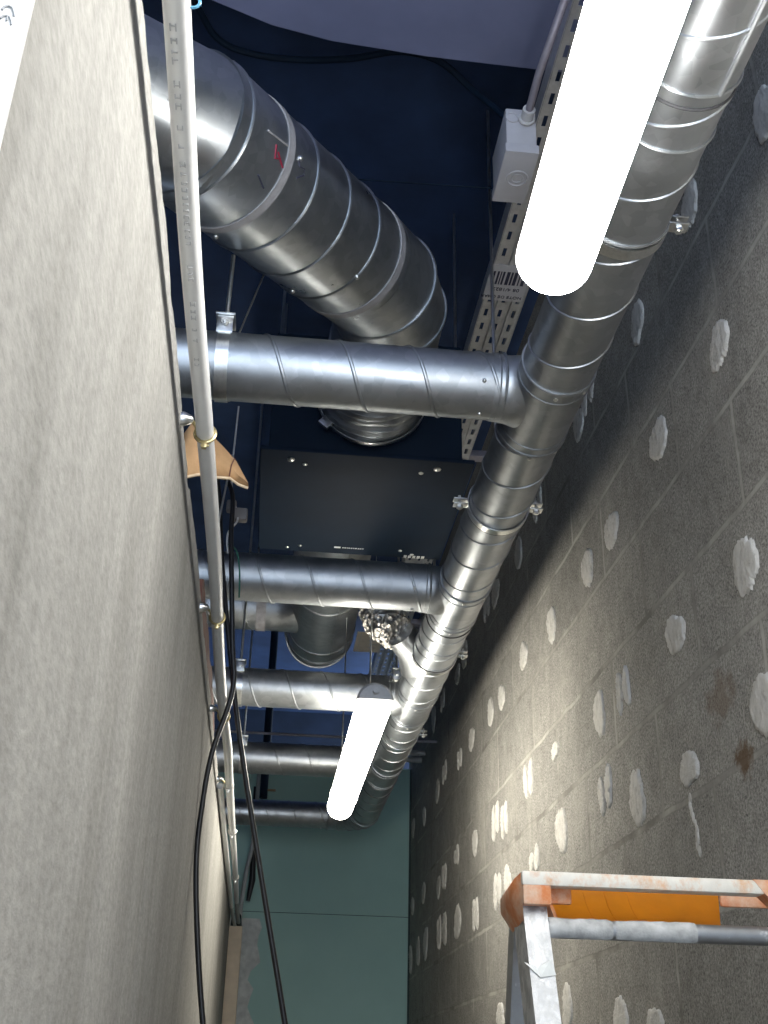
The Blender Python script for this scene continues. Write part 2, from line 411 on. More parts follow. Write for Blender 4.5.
# adhesive dabs left on the block wall: irregular raised blobs
PATCH = [(1.604,1.194,.044,.045),(1.942,1.193,.050,.047),(2.290,1.155,.050,.046),(2.498,1.152,.046,.054),(1.617,.769,.055,.044),(1.955,.776,.051,.040),(2.291,.773,.048,.048),(2.478,.776,.047,.051),(2.873,1.148,.049,.049),(3.225,1.182,.047,.046),(1.616,.534,.045,.055),(1.952,.520,.043,.034),(2.471,.596,.053,.050),(2.254,.534,.050,.053),(2.871,.590,.060,.055),(3.180,.564,.060,.039),(3.218,.799,.063,.050),(2.894,.799,.036,.023),(3.566,1.156,.048,.043),(3.756,1.162,.053,.045),(4.130,1.170,.052,.045),(4.402,1.164,.052,.039),(4.787,1.211,.060,.043),(4.988,1.171,.050,.048),(5.416,1.151,.048,.042),(5.821,1.174,.050,.046),(3.711,.783,.060,.053),(3.568,.760,.053,.048),(4.087,.785,.049,.041),(4.490,.806,.055,.037),(4.806,.777,.060,.048),(4.958,.760,.048,.045),(5.421,.802,.055,.044),(5.814,.796,.050,.043),(3.703,.571,.060,.054),(3.546,.572,.052,.040),(4.097,.543,.055,.056),(4.477,.562,.070,.064),(4.944,.578,.055,.067),(4.796,.573,.060,.057),(5.347,.577,.070,.063),(5.597,.564,.060,.057),(5.868,.559,.050,.064),(3.701,.194,.061,.041),(2.894,.178,.047,.050),(2.464,.136,.048,.040),(2.253,.112,.045,.035),(2.399,1.601,.060,.053),(2.496,1.564,.050,.045),(1.997,1.528,.040,.055),(2.971,1.566,.060,.052),(3.244,1.533,.055,.050),(3.622,1.551,.060,.052),(3.788,1.572,.060,.055),(4.262,1.548,.060,.055),(4.434,1.522,.055,.042),(4.839,1.541,.060,.046),(5.115,1.539,.060,.06),(1.316,1.460,.050,.050),(1.653,1.559,.045,.050)]
def dab(y, z, ry, rz, rnd, whole=False):
    if not whole and ry > .045 and rnd.random() < .34:      # two trowel marks with bare block between
        dab(y - ry*.52, z + rz*rnd.uniform(-.1, .15), ry*.44, rz*rnd.uniform(.85, 1.05), rnd, True)
        dab(y + ry*.52, z + rz*rnd.uniform(-.2, .1), ry*.42, rz*rnd.uniform(.7, 1.0), rnd, True)
        return
    mb = MB(); n = 64; ph = [rnd.uniform(0, 6.28) for _ in range(4)]; R = []; rag = rnd.uniform(.04, .10)
    for k in range(n):
        t = 2*math.pi*k/n; v = abs(math.sin(t))
        R.append(1 + .10*math.sin(2*t+ph[0]) + .07*math.sin(3*t+ph[1]) + .03*math.sin(5*t+ph[2]) + .025*math.sin(9*t+ph[3]) + rnd.uniform(-1, 1)*(.02 + rag*v*v) - .05*(1-v))
    rg = []
    for f, h in ((1.0, -.001), (.965, .003), (.84, .0055), (.6, .0045), (.3, .006)):
        rg.append([(WX - h - rnd.uniform(-.0013, .0013)*(f < 1), y + ry*R[k]*f*math.cos(2*math.pi*k/n), z + rz*R[k]*f*math.sin(2*math.pi*k/n)) for k in range(n)])
    mb.rings(rg, True, (False, True))
    mb.build('plaster_patch', 'patch', wr, 60)
rnd = random.Random(11)
for p in PATCH: dab(*p, rnd)
# drip under one dab
mb = MB()
for k in range(9):
    yy = 1.952 + rnd.uniform(-.018, .018); zz = .47 - k*.012
    mb.sphere((WX, yy, zz), .010*rnd.uniform(.5, 1.0), (.35, .8, 1.3), 10)
mb.build('plaster_drip', 'patch', wr)

# ------------------------------------------------------------------ lamps
def lamp(y0, y1, x, z, mat, label, wires, tops={}, skew=0.):
    t = thing('tube_lamp', label, 'lamp', 'suspended tubular lamps')
    X = lambda y: x + skew*(y-y0)
    r = .0435; pts = []; rr = []; p0 = []; r0 = []
    for k in range(0, 9):
        a = k/8*math.pi/2; ya = y1 - r*.8 + r*.8*math.sin(a); yb = y0 + r*.8 - r*.8*math.sin(a)
        pts.append((X(ya), ya, z)); rr.append(max(.0008, r*math.cos(a)))
        p0.insert(0, (X(yb), yb, z)); r0.insert(0, max(.0008, r*math.cos(a)))
    MB().tube(p0 + pts, r0 + rr, 40).build('diffuser', mat, t)
    def shell(y_list, a0, a1, k_):
        prof = [(k_*r*math.cos(q), k_*r*math.sin(q)) for q in [math.radians(a0 + (a1-a0)*k/20) for k in range(21)]]
        return MB().rings([[(X(yy)+u*f, yy, z+v*f) for u, v in prof] for yy, f in y_list])
    shell(((y0+.02, 1.0), (y1-.03, 1.0)), 55, 125, 1.03).build('housing', 'capgrey', t, 30)
    shell(((y0-.022, .86), (y0-.014, 1.0), (y0+.022, 1.0)), 4, 176, 1.05).build('end_cap', 'capgrey', t, 30)
    MB().cyl((X(y0), y0-.014, z+.022), (X(y0), y0-.036, z+.022), .008, 16).build('cable_gland', 'capgrey', t)
    for wy in wires:
        mb = MB().cyl((X(wy)-.012, wy, z+r*.9), (X(wy)-.012, wy, tops.get(wy, TOP) if wy > 1.75 else 2.0), .0022, 8)
        if wy not in tops: mb.band((X(wy), wy, z), (0, 1, 0), r*1.02, .002, .014, 40)
        mb.build('suspension_wire', 'zinc', t)
    return t
lamp(-.27, 1.030, .240, .84, 'lamp_near', 'lit white tube lamp overhead, running out of the top of the picture', (.02, .40), {}, .033)
lamp(2.69, 3.90, .246, .84, 'lamp_far', 'lit white tube lamp hanging further down the passage towards the green wall', (2.705, 3.70), {2.705: 1.145})

# ------------------------------------------------------------------ galvanised ducts
TX, TZ, TR, BR = .445, 1.108, .0625, .060
BY = [1.686, 2.612, 3.492, 4.367, 5.358]; BZ = 1.12
trunk = thing('trunk_duct', 'long galvanised spiral trunk duct running along the block wall beside the lamps', 'duct')
cuts = [-.5] + [v for y in BY[:4] for v in (y-.105, y+.105)] + [BY[4]-.16]
for i in range(0, len(cuts), 2):
    MB().spiral((TX, cuts[i], TZ), (TX, cuts[i+1], TZ), TR, .131, phase=i*.9+.6).build('duct_section', 'galv', trunk)
def ring(mb, c, ax, R, r=.0022): mb.torus(c, ax, R, r, 56, 6)
for y in BY[:4]:
    mb = MB().cyl((TX, y-.105, TZ), (TX, y+.105, TZ), TR+.0012, 56)
    # pressed saddle of the branch collar
    rg = []
    for xo, ry, rz in ((-.10, BR+.001, BR+.001), (-.076, BR+.001, BR+.001), (-.068, BR+.003, BR+.0005), (-.060, BR+.009, BR), (-.050, BR+.018, BR-.002), (-.038, BR+.028, BR-.006), (-.025, BR+.036, BR-.012)):
        rg.append([(TX+xo, y + ry*math.cos(2*math.pi*k/48), TZ + (BZ-TZ)*min(1, -xo/.1) + rz*math.sin(2*math.pi*k/48)) for k in range(48)])
    mb.rings(rg)
    ring(mb, (TX, y-.105, TZ), (0, 1, 0), TR+.001, .0030); ring(mb, (TX, y+.105, TZ), (0, 1, 0), TR+.001, .0030)
    ring(mb, (TX, y-.075, TZ), (0, 1, 0), TR+.0015, .0014); ring(mb, (TX, y+.08, TZ), (0, 1, 0), TR+.0015, .0014)
    ring(mb, (TX-.080, y, BZ), (1, 0, 0), BR+.001, .0030); ring(mb, (TX-.090, y, BZ), (1, 0, 0), BR+.001, .0016)
    t = mb.build('tee_fitting', 'galv', trunk)
    for dy in (-.090, .115):
        MB().sphere((TX-.005, y+dy, TZ-TR-.0015), .0042, (1, 1, .5), 10).build('screw', 'zinc', t)
        MB().sphere((TX+TR*.7, y+dy, TZ-TR*.72), .0042, (1, 1, .6), 10).build('screw', 'zinc', t)
# gaskets: dark lines on the coupling beyond the nearest tee and small joint rings along the run
for y in (.93, 1.02, 1.20, 2.90, 3.02, 3.06):
    mb = MB(); ring(mb, (TX, y, TZ), (0, 1, 0), TR+.0008, .0024); mb.build('joint_ring', 'galv', trunk)
MB().cyl((TX+.030, -.4, TZ-TR*.90), (TX+.030, .93, TZ-TR*.90), .0035, 8).build('lengthwise_seam', 'galv', trunk)
for y in (.95, 2.13, 2.755, 3.035, 4.62):
    mb = MB(); ring(mb, (TX, y, TZ), (0, 1, 0), TR+.0002, .0024); mb.build('gasket', 'rubber', trunk)
# far elbow turning into the last branch
mb = MB(); rg = []; er = .16
ce = (TX-er, BY[4]-er)
segs = 5
for k in range(segs+1):
    a = k/segs*math.pi/2; d = Vector((math.cos(a), math.sin(a), 0))
    c = Vector((ce[0], ce[1], TZ + (BZ-TZ)*k/segs)) + d*er
    rg.append([c + TR*(math.cos(q)*d + math.sin(q)*Vector((0, 0, 1))) for q in [2*math.pi*j/48 for j in range(48)]])
    ring(mb, c, (-math.sin(a), math.cos(a), 0), TR+.0005, .003)
mb.rings(rg); mb.build('elbow', 'galv', trunk, 15)

LAB = ['galvanised spiral branch duct nearest the viewer, crossing under the big duct', 'galvanised spiral branch duct crossing just past the dark ventilation unit', 'galvanised spiral branch duct crossing above the near end of the far lamp', 'galvanised spiral branch duct seen left of the far lamp, second from the end', 'galvanised spiral branch duct at the end, just before the green wall']
branches = []
for k, y in enumerate(BY):
    t = thing('branch_duct', LAB[k], 'duct', 'branch ducts crossing the passage')
    x1 = TX-.090 if k < 4 else TX-.16
    r = BR if k < 4 else BR-.002
    MB().spiral((-.95, y, BZ), (x1, y, BZ), r, .125, phase=1.1*k+.4, hand=1).build('duct_section', 'galv', t)
    for a in (1.15, .05):      # measured from straight down towards the viewer
        MB().sphere((x1-.03, y - r*math.sin(a), BZ - r*math.cos(a)), .004, (1, 1, 1), 10).build('screw', 'zinc', t)
    branches.append(t)

# big duct rising over the partition
big = thing('large_duct', 'large galvanised duct slanting over the left wall to the dark ventilation unit', 'duct')
bp = [Vector(p) for p in ((-.80, 1.055, 1.370), (-.215, 1.400, 1.390), (-.1996, 1.409, 1.393), (.105, 1.86, 1.515), (.165, 1.955, 1.54), (.198, 2.06, 1.555), (.200, 2.20, 1.56), (.195, 2.30, 1.56))]
def seg_duct(mb, pts, r, lead=48):
    n = len(pts); T = [(pts[min(i+1, n-1)]-pts[max(i-1, 0)]).normalized() for i in range(n)]
    u = Vector((0, 0, 1)); rg = []
    for i in range(n):
        uu = (u - T[i]*u.dot(T[i])).normalized(); v = T[i].cross(uu)
        rg.append([pts[i] + r*(math.cos(2*math.pi*k/lead)*uu + math.sin(2*math.pi*k/lead)*v) for k in range(lead)])
    mb.rings(rg); return T
R0 = .1255
mb = MB().spiral(bp[0], bp[2] + (bp[2]-bp[0]).normalized()*.028, R0, .60, .003, .3); mb.build('duct_section', 'galv_big', big)
d = (bp[3]-bp[2]).normalized(); sb = bp[2] + d*.10
mb = MB().cyl(bp[2]-d*.028, bp[3], R0+.0008, 56)
for q in (-.10, .10, .215, .33): mb.torus(sb+d*q, d, R0+.0005, .0034, 64, 6)
mb.build('straight_section', 'galv_big', big, 12)
mb = MB(); T = seg_duct(mb, bp[3:], R0+.0004)
for i in range(1, len(bp[3:])-1): mb.torus(bp[3+i], T[i], R0+.0004, .004, 64, 6)
mb.build('elbow', 'galv_big', big, 8)
MB().band(sb+d*.012, d, R0, .0030, .018, 64).build('sealant_band', 'sealant', big)
MB().band(bp[3]-d*.03, d, R0, .0030, .020, 64).build('sealant_band', 'sealant', big)
side = d.cross(Vector((0, 0, 1))).normalized()      # towards +x/-y
upn = side.cross(d).normalized()
def onbig(s, a, h=.0012):   # a measured from straight down, towards the viewer side
    return sb + d*s + (R0+h)*(math.cos(a)*(-upn) + math.sin(a)*side)
for s, a in ((.040, 1.36), (.33, .55), (.30, -.5), (.04, -.45)): MB().sphere(onbig(s, a), .0055, (1, 1, 1), 10).build('screw', 'zinc', big)
mb = MB()
for st in ([(-.0314, 1.267), (-.0253, 1.102), (-.0119, 1.150)], [(-.0225, 1.202), (-.011, 1.13), (.0007, 1.072)]): mb.tube([onbig(*q) for q in st], .0018, 6)
mb.build('marker_figure', 'red_ink', big)
MB().tube([onbig(*q) for q in ((.0374, 1.313), (.0416, 1.251), (.0569, 1.272), (.0586, 1.187), (.0431, 1.095))], .0013, 6).build('marker_figure', 'dark_ink', big)
MB().tube([onbig(*q) for q in ((-.0589, 1.348), (-.03, 1.363), (.000, 1.378))], .0018, 6).build('marker_figure', 'sealant', big)
MB().tube([onbig(*q) for q in ((-.0436, .793), (-.0154, .702))], .0014, 6).build('marker_figure', 'dark_ink', big)

# ventilation unit
ux0, ux1, uy0, uy1, uz = -.075, .462, 2.46, 3.05, 1.40
unit = thing('ventilation_unit', 'dark flat ventilation unit box hung from the ceiling behind the first branch duct', 'ventilation unit')
MB().box2((ux0+.02, uy0+.012, uz+.012), (ux1-.03, uy1-.012, uz+.36), .004).build('body', 'unit', unit)
MB().box2((ux0, uy0, uz), (ux1, uy1, uz+.012), .003).build('bottom_panel', 'unit', unit)
MB().cyl((.195, uy0+.03, 1.56), (.195, uy0-.10, 1.56), .1235, 56).build('spigot', 'galv_big', unit)
for (x, y), r in zip([(.002, 2.501), (.038, 2.521), (.334, 2.525), (.372, 2.499), (.008, 3.025), (.045, 3.008), (.337, 3.000), (.374, 3.022)], [.010, .0065, .0065, .010, .006, .006, .006, .006]):
    MB().sphere((x, y, uz-.001), r, (1, 1, .45), 14).build('screw', 'zinc', unit)
mb = MB().box2((.144, 3.000, uz-.0008), (.163, 3.010, uz))
x = .168
for wd in (.006, .007, .005, .007, .006, .005, .009, .006, .006, .007): mb.box2((x, 3.003, uz-.0008), (x+wd*.75, 3.003 + .005, uz)); x += wd
mb.build('maker_mark', 'white_mark', unit)
mb = MB()
for k in range(5): mb.box2((.352+k*.013, 3.030, uz-.001), (.361+k*.013, 3.046, uz))
mb.build('vent_slots', 'white_mark', unit)
for x, y in ((ux0+.03, uy0+.05), (ux1-.04, uy0+.05), (ux0+.03, uy1-.05), (ux1-.04, uy1-.05)):
    MB().cyl((x, y, uz+.35), (x, y, TOP), .004, 8).build('hanger_rod', 'zinc', unit)
# wrapped flexible collar on the spigot
coll = thing('flexible_collar', 'crinkled grey flexible collar clamped between big duct and dark unit', 'duct collar')
rg = []; rnd = random.Random(2)
for i in range(22):
    y = 2.285 + i*.0075; r = .131 + .0045*math.sin(i*1.9) + rnd.uniform(-.001, .001)
    rg.append([(.195 + (r+.004*math.sin(3*a+i*.5))*math.cos(a), y + .008*math.sin(a*2+1), 1.56 + (r+.003*math.sin(4*a+i*.4))*math.sin(a)) for a in [2*math.pi*k/48 for k in range(48)]])
MB().rings(rg, True, (False, False)).build('tube_shell', 'galv_big', coll, 60)
mb = MB().band((.195, 2.435, 1.56), (0, 1, 0), .137, .003, .012); mb.box((.195-.110, 2.43, 1.56-.085), (.03, .012, .035), .002, Matrix.Rotation(.7, 3, 'Y')); mb.build('clamp_band', 'zinc', coll)

# exhaust tee on the far side of the unit
ex = thing('exhaust_tee_duct', 'wide galvanised tee duct with a bend, behind the second branch duct', 'duct')
EX, EZ = .158, 1.555
mb = MB().cyl((EX, uy1-.03, EZ), (EX, 4.12, EZ), .1255, 56)
for y in (3.62, 4.02, 4.12): mb.torus((EX, y, EZ), (0, 1, 0), .126, .0035, 64, 6)
mb.cyl((EX+.04, 3.1, EZ-.120), (EX+.04, 4.1, EZ-.120), .0022, 6)
mb.build('tee_body', 'galv', ex)
mb = MB(); rg = []
for xo, e, rz in ((-.26, 0, .08), (-.17, .0, .08), (-.145, .008, .08), (-.12, .022, .079), (-.09, .042, .075), (-.05, .06, .068)):
    rg.append([(EX+xo, 3.87 + (.08+e)*math.cos(2*math.pi*k/48), EZ-.015 + rz*math.sin(2*math.pi*k/48)) for k in range(48)])
mb.rings(rg); mb.build('saddle', 'galv', ex)
MB().spiral((-.95, 3.87, EZ-.015), (EX-.24, 3.87, EZ-.015), .08, .13, .003, .8).build('duct_section', 'galv', ex)
MB().band((EX-.225, 3.87, EZ-.015), (1, 0, 0), .081, .002, .035).build('sealant_band', 'sealant', ex)
pts = [Vector((EX-.03*math.sin(a)*0 - .02*(1-math.cos(a)), 4.12 + .17*math.sin(a), EZ + .17*(1-math.cos(a)))) for a in [k/4*math.pi/2 for k in range(5)]] + [Vector((EX-.02, 4.29, TOP-.05))]
mb = MB(); T = seg_duct(mb, pts, .1255)
for i in range(1, 5): mb.torus(pts[i], T[i], .126, .004, 64, 6)
mb.build('elbow', 'galv', ex, 8)

# crumpled foil hose into the trunk
fo = thing('foil_hose', 'crumpled silver foil hose joining the trunk duct below the cable tray', 'hose')
a = Vector((TX-.03, 3.10, TZ+.0)); b = Vector((.345, 3.035, 1.155)); 
MB().tube([a, a.lerp(b, .45), b], [.075, .05, .044], 40).build('reducer', 'galv', fo)
path = [b, Vector((.325, 3.06, 1.175)), Vector((.30, 3.10, 1.21)), Vector((.290, 3.135, 1.25)), Vector((.285, 3.16, 1.30)), Vector((.285, 3.19, 1.34))]
fine = []
for p, q in zip(path, path[1:]):
    for k in range(7): fine.append(p.lerp(q, k/7))
rr = [.048 + .006*math.sin(i*2.1) + random.uniform(-.003, .004) for i in range(len(fine))]
mb = MB().tube(fine, rr, 40)
for v in mb.bm.verts: v.co += Vector((random.uniform(-.003, .003), random.uniform(-.003, .003), random.uniform(-.003, .003)))
mb.build('hose', 'foil', fo, 10)

# ------------------------------------------------------------------ clamps on the trunk, on branches
def clamp(y, label, sides, rodx=None):
    t = thing('pipe_clamp', label, 'pipe clamp', 'pipe clamps on the ducts')
    MB().band((TX, y, TZ), (0, 1, 0), TR+.0015, .0025, .020, 56).build('band', 'zinc', t)
    for s in sides:
        x = TX + s*(TR+.017)
        e = MB().box2((x-.016, y-.010, TZ-.0075), (x+.016, y+.010, TZ-.0045), .001).box2((x-.016, y-.010, TZ+.0045), (x+.016, y+.010, TZ+.0075), .001).build('ear', 'zinc', t)
        MB().cyl((x+s*.003, y, TZ-.016), (x+s*.003, y, TZ+.016), .0034, 10).cyl((x+s*.003, y, TZ-.014), (x+s*.003, y, TZ-.0075), .0068, 6).build('bolt', 'zinc', e)
    MB().cyl((TX, y, TZ+TR), (TX, y, TOP if y > 1.75 else 2.0), .004, 8).build('rod', 'zinc', t)
clamp(1.215, 'zinc clamp on the trunk duct close to the near lamp', (1,))
clamp(2.115, 'zinc clamp on the trunk duct beside the dark ventilation unit', (-1, 1))
clamp(3.045, 'zinc clamp on the trunk duct just past the foil hose', (-1, 1))
clamp(3.87, 'zinc clamp on the trunk duct beside the far lamp', (1,))
def bclamp(x, y, r, label):
    t = thing('pipe_clamp', label, 'pipe clamp', 'pipe clamps on the ducts')
    MB().band((x, y, BZ), (1, 0, 0), r+.001, .0025, .022, 56).build('band', 'zinc', t)
    e = MB().box((x, y-r*.92, BZ+.050), (.028, .004, .034), .001).box((x, y-r*.6, BZ+.070), (.034, .05, .004), .001).build('ear', 'zinc', t)
    MB().cyl((x, y-r*.92-.014, BZ+.052), (x, y-r*.92+.012, BZ+.052), .0038, 10).cyl((x, y-r*.92-.010, BZ+.052), (x, y-r*.92-.003, BZ+.052), .0075, 6).build('bolt', 'zinc', e)
    MB().cyl((x, y-r*.4, BZ+.060), (x, y-r*.4, TOP if y > 1.75 else 1.345), .004, 10).build('rod', 'zinc', t)
bclamp(-.128, BY[0], BR, 'zinc clamp with hanging rod on the nearest branch duct, beside the white conduit')
bclamp(-.112, BY[2], BR, 'zinc clamp with hanging rod on the middle branch duct, beside the black cables')
bclamp(.385, BY[2], BR, 'zinc clamp with hanging rod where the middle branch duct meets the trunk')
bclamp(-.105, BY[3], BR, 'zinc clamp with hanging rod on the fourth branch duct, beside the black cables')

# ------------------------------------------------------------------ cable tray
tray = thing('cable_tray', 'perforated zinc cable tray running along the ceiling above the ducts', 'cable tray')
TZ2 = 1.80; tx0, tx1 = .463, .567; ya, yb, pit = 1.30, 6.6, .060
mb = MB(); bm = mb.bm
cols = [(tx0, .004, False)]
def strip(xa, xb, ya_, yb_, z):     # thin sheet piece
    mb.box2((xa, ya_, z), (xb, yb_, z+.0016))
rows = [tx0+.016, (tx0+tx1)/2, tx1-.016]
for xr in rows:
    strip(xr-.014, xr-.0045, ya, yb, TZ2); strip(xr+.0045, xr+.014, ya, yb, TZ2)
    y = ya
    while y < yb:
        strip(xr-.0045, xr+.0045, y, y+pit-.030, TZ2); y += pit
for xa, xb in ((rows[0]+.014, rows[1]-.014), (rows[1]+.014, rows[2]-.014)):
    strip(xa-.0005, xb+.0005, ya, yb, TZ2+.006)
    for xe in (xa, xb): mb.box2((xe-.0008, ya, TZ2), (xe+.0008, yb, TZ2+.0076))
for xe in (tx0, tx1): mb.box2((xe-.001, ya, TZ2), (xe+.001, yb, TZ2+.05))
mb.build('tray_bed', 'tray', tray)
st = MB().box2((.458, 2.17, TZ2-.0016), (.560, 2.31, TZ2-.0006)).build('sticker', 'label', tray)
mb = MB(); x = .468; rnd = random.Random(9)
while x < .545:
    wd = rnd.choice((.003, .005, .008)); mb.box2((x, 2.195, TZ2-.0020), (x+wd, 2.245, TZ2-.0016)); x += wd + rnd.choice((.003, .005))
mb.build('barcode', 'ink', st)
text_obj('sticker_text', 'NOTE DE CHAR', .0145, (.557, 2.289, TZ2-.0018), (-1, 0, 0), (0, 1, 0), 'ink', st)
text_obj('sticker_text', '08 4/1822', .017, (.545, 2.258, TZ2-.0018), (-1, 0, 0), (0, 1, 0), 'ink', st)
for k, y in enumerate((3.22, 4.75)):
    MB().box2((.47, y-.02, TZ2+.052), (WX, y+.02, TZ2+.075), .002).build('support_arm', 'grey_strut', tray)
pc = thing('paper_card', 'small cream paper card tucked beside the cable tray above the middle branch duct', 'paper card')
mb = MB().box2((.340, 4.61, 1.752), (.455, 4.86, 1.7535)); mb.build('sheet', 'paper', pc)
mb = MB()
for k in range(4): mb.box2((.395+.003*k, 4.66+k*.045, 1.7512), (.438-.004*(k % 2), 4.672+k*.045, 1.752))
mb.build('printed_lines', 'capgrey', pc)
MB().box2((.357, 4.61, 1.7512), (.3595, 4.86, 1.752)).build('fold_line', 'capgrey', pc)
MB().cyl((.42, 4.70, 1.753), (.42, 4.70, TOP), .002, 6).build('hanging_string', 'zinc', pc)

jb = thing('junction_box', 'grey plastic junction box on the side of the cable tray near the lamp', 'junction box')
jx0, jx1, jy0, jy1, jz0, jz1 = .372, .432, 1.600, 1.735, 1.600, 1.715
MB().box2((jx0, jy0, jz0+.02), (jx1, jy1, jz1), .004).build('body', 'boxgrey', jb)
MB().box2((jx0-.003, jy0-.003, jz0), (jx1+.003, jy1+.003, jz0+.022), .003).build('lid', 'boxgrey', jb)
MB().torus(((jx0+jx1)/2+.004, (jy0+jy1)/2, jz0-.0005), (0, 0, 1), .020, .0022, 32, 6).torus(((jx0+jx1)/2+.004, (jy0+jy1)/2, jz0-.0005), (0, 0, 1), .011, .0015, 32, 6).build('knockout', 'boxgrey', jb)
MB().cyl((.412, jy0+.004, 1.685), (.412, jy0-.030, 1.685), .0125, 20).torus((.412, jy0-.006, 1.685), (0, 1, 0), .014, .003, 24, 6).build('gland', 'capgrey', jb)
MB().torus((.385, jy0-.001, 1.69), (0, 1, 0), .012, .0018, 24, 6).build('knockout', 'boxgrey', jb)
cb = MB().tube([(.412, 1.570, 1.685), (.412, 1.49, 1.69), (.425, 1.40, 1.72), (.452, 1.33, 1.80), (.455, 1.2, 1.84)], 0.0075, 12).build('feed_cable', 'grey_strut'); tag(cb, 'grey feed cable entering the grey junction box', 'cable')

# ceiling cable, looping across under the ceiling
pts = [(-.40, 1.76, 2.235), (-.292, 1.787, 2.16), (-.233, 1.875, 2.14), (-.154, 1.911, 2.14), (-.038, 1.914, 2.14), (.076, 1.887, 2.13), (.188, 1.844, 2.12), (.28, 1.844, 2.10), (.36, 1.87, 2.05), (.42, 1.84, 1.95), (.45, 1.78, 1.83)]
def smooth(P, n=8):
    P = [Vector(p) for p in P]; out = []
    for i in range(len(P)-1):
        p0, p1, p2, p3 = P[max(i-1, 0)], P[i], P[i+1], P[min(i+2, len(P)-1)]
        for k in range(n):
            t = k/n; out.append(.5*((2*p1)+(p2-p0)*t+(2*p0-5*p1+4*p2-p3)*t*t+(3*p1-p0-3*p2+p3)*t**3))
    return out + [P[-1]]
o = MB().tube(smooth(pts), .008, 10).build('ceiling_cable', 'unit'); tag(o, 'dark cable looping under the ceiling above the big duct', 'cable')
o = MB().cyl((.05, 2.12, 1.98), (.44, 2.02, 1.90), .0022, 6).build('thin_wire', 'unit'); tag(o, 'thin wire stretched under the ceiling from the big duct to the tray', 'wire')

# ------------------------------------------------------------------ conduits on the left wall
cx, czz = -.101, .678
pts = [(cx, -.4, czz+.002), (cx, .45, czz+.002), (cx-.003, .85, czz+.003), (cx, 1.17, czz), (cx+.002, 1.5, czz-.001), (cx, 1.756, czz), (cx-.001, 2.05, czz-.003), (cx, 2.32, czz), (cx+.004, 2.6, czz+.002), (cx+.003, 2.93, czz), (cx+.003, 3.53, czz), (cx+.003, 4.44, czz+.008), (cx+.002, 5.05, czz+.004)]
con = thing('white_conduit', 'long white plastic conduit clipped along the top of the left wall', 'conduit')
MB().tube(smooth(pts), .0101, 20).build('tube', 'pvc', con)
MB().tube([(cx+.002, 5.04, czz+.004), (cx+.004, 5.4, czz-.01), (cx+.012, 5.62, czz-.04)], .0098, 16).build('grey_end', 'pvc_grey', con)['label'] = 'grey end piece'
rnd = random.Random(4); mb = MB(); y = .50
while y < 1.02:      # faint printed characters along the tube
    ln = rnd.choice((.004, .006, .008)); a = math.radians(205)
    if rnd.random() < .72:
        for dz in (-.0022, .0022):
            if rnd.random() < .8: mb.box((cx-.0028+dz*.9, y, czz+.002-.0100), (.0010, ln*.8, .0006), 0)
        mb.box((cx-.0028, y+rnd.uniform(-.002, .002), czz+.002-.0102), (.0045, .0009, .0006), 0)
    y += ln + .004
mb.build('printed_marks', 'print', con)
MB().torus((cx+.0105, .570, czz+.006), (0, 1, .2), .005, .0012, 20, 6).build('blue_tie', 'bluetie', con)
con2 = thing('white_conduit', 'short white plastic conduit running under the long one towards the green wall', 'conduit')
pts2 = [(-.121, 2.9, .668), (-.1205, 3.3, .664), (-.119, 3.9, .660), (-.118, 4.5, .658), (-.117, 5.0, .655)]
MB().tube(smooth(pts2), .0085, 18).build('tube', 'pvc', con2)
MB().tube([(-.117, 4.99, .655), (-.114, 5.25, .65), (-.105, 5.5, .63)], .0082, 16).build('grey_end', 'pvc_grey', con2)['label'] = 'grey end piece'
con3 = thing('white_conduit', 'white plastic conduit standing upright on the left wall in the top left corner', 'conduit')
MB().tube([(-.1175, .300, FZ+.3), (-.1175, .300, .2), (-.1175, .302, .7), (-.1175, .305, 1.0)], .0125, 28).build('tube', 'pvc', con3)
def on_tube(th, z): return (-.1175 + .0126*math.cos(th), .3003 + .0126*math.sin(th), z)
for letter in (((-1.012, .3335), (-.981, .3353), (-.887, .3371), (-.762, .3373), (-.685, .3357), (-.645, .3345)),
               ((-1.006, .3291), (-.949, .3311), (-.875, .3322), (-.784, .3325), (-.70, .3312), (-.673, .3298))):
    MB().tube([on_tube(*q) for q in letter], .00042, 6).build('printed_letter', 'print', con3)
MB().tube([on_tube(-.826, .3300), on_tube(-.84, .3324)], .00036, 6).build('printed_letter', 'print', con3)
con4 = thing('grey_conduit', 'thin grey conduit curving up the green wall from the end of the white conduits', 'conduit')
MB().tube(smooth([(-.092, 5.80, .700), (-.091, 5.80, .769), (-.077, 5.81, .93), (-.058, 5.83, 1.053), (-.052, 5.84, 1.17), (-.050, 5.85, 1.42)]), .0105, 14).build('tube', 'pvc_grey', con4)
hole = thing('dark_gap', 'black tubes standing in for the dark gap at the end of the left wall', 'dark gap')  # black shapes that imitate the dark gap where the cables pass through
MB().tube([(-.103, 5.48, .675), (-.103, 5.56, .64), (-.100, 5.64, .575), (-.098, 5.66, .53)], [.022, .027, .020, .008], 16).build('tube_shell', 'cable', hole)
MB().tube([(-.066, 5.885, 1.36), (-.052, 5.885, 1.05), (-.046, 5.885, .90), (-.060, 5.885, .80)], [.007, .013, .016, .010], 12).build('gap_strip', 'cable', hole)

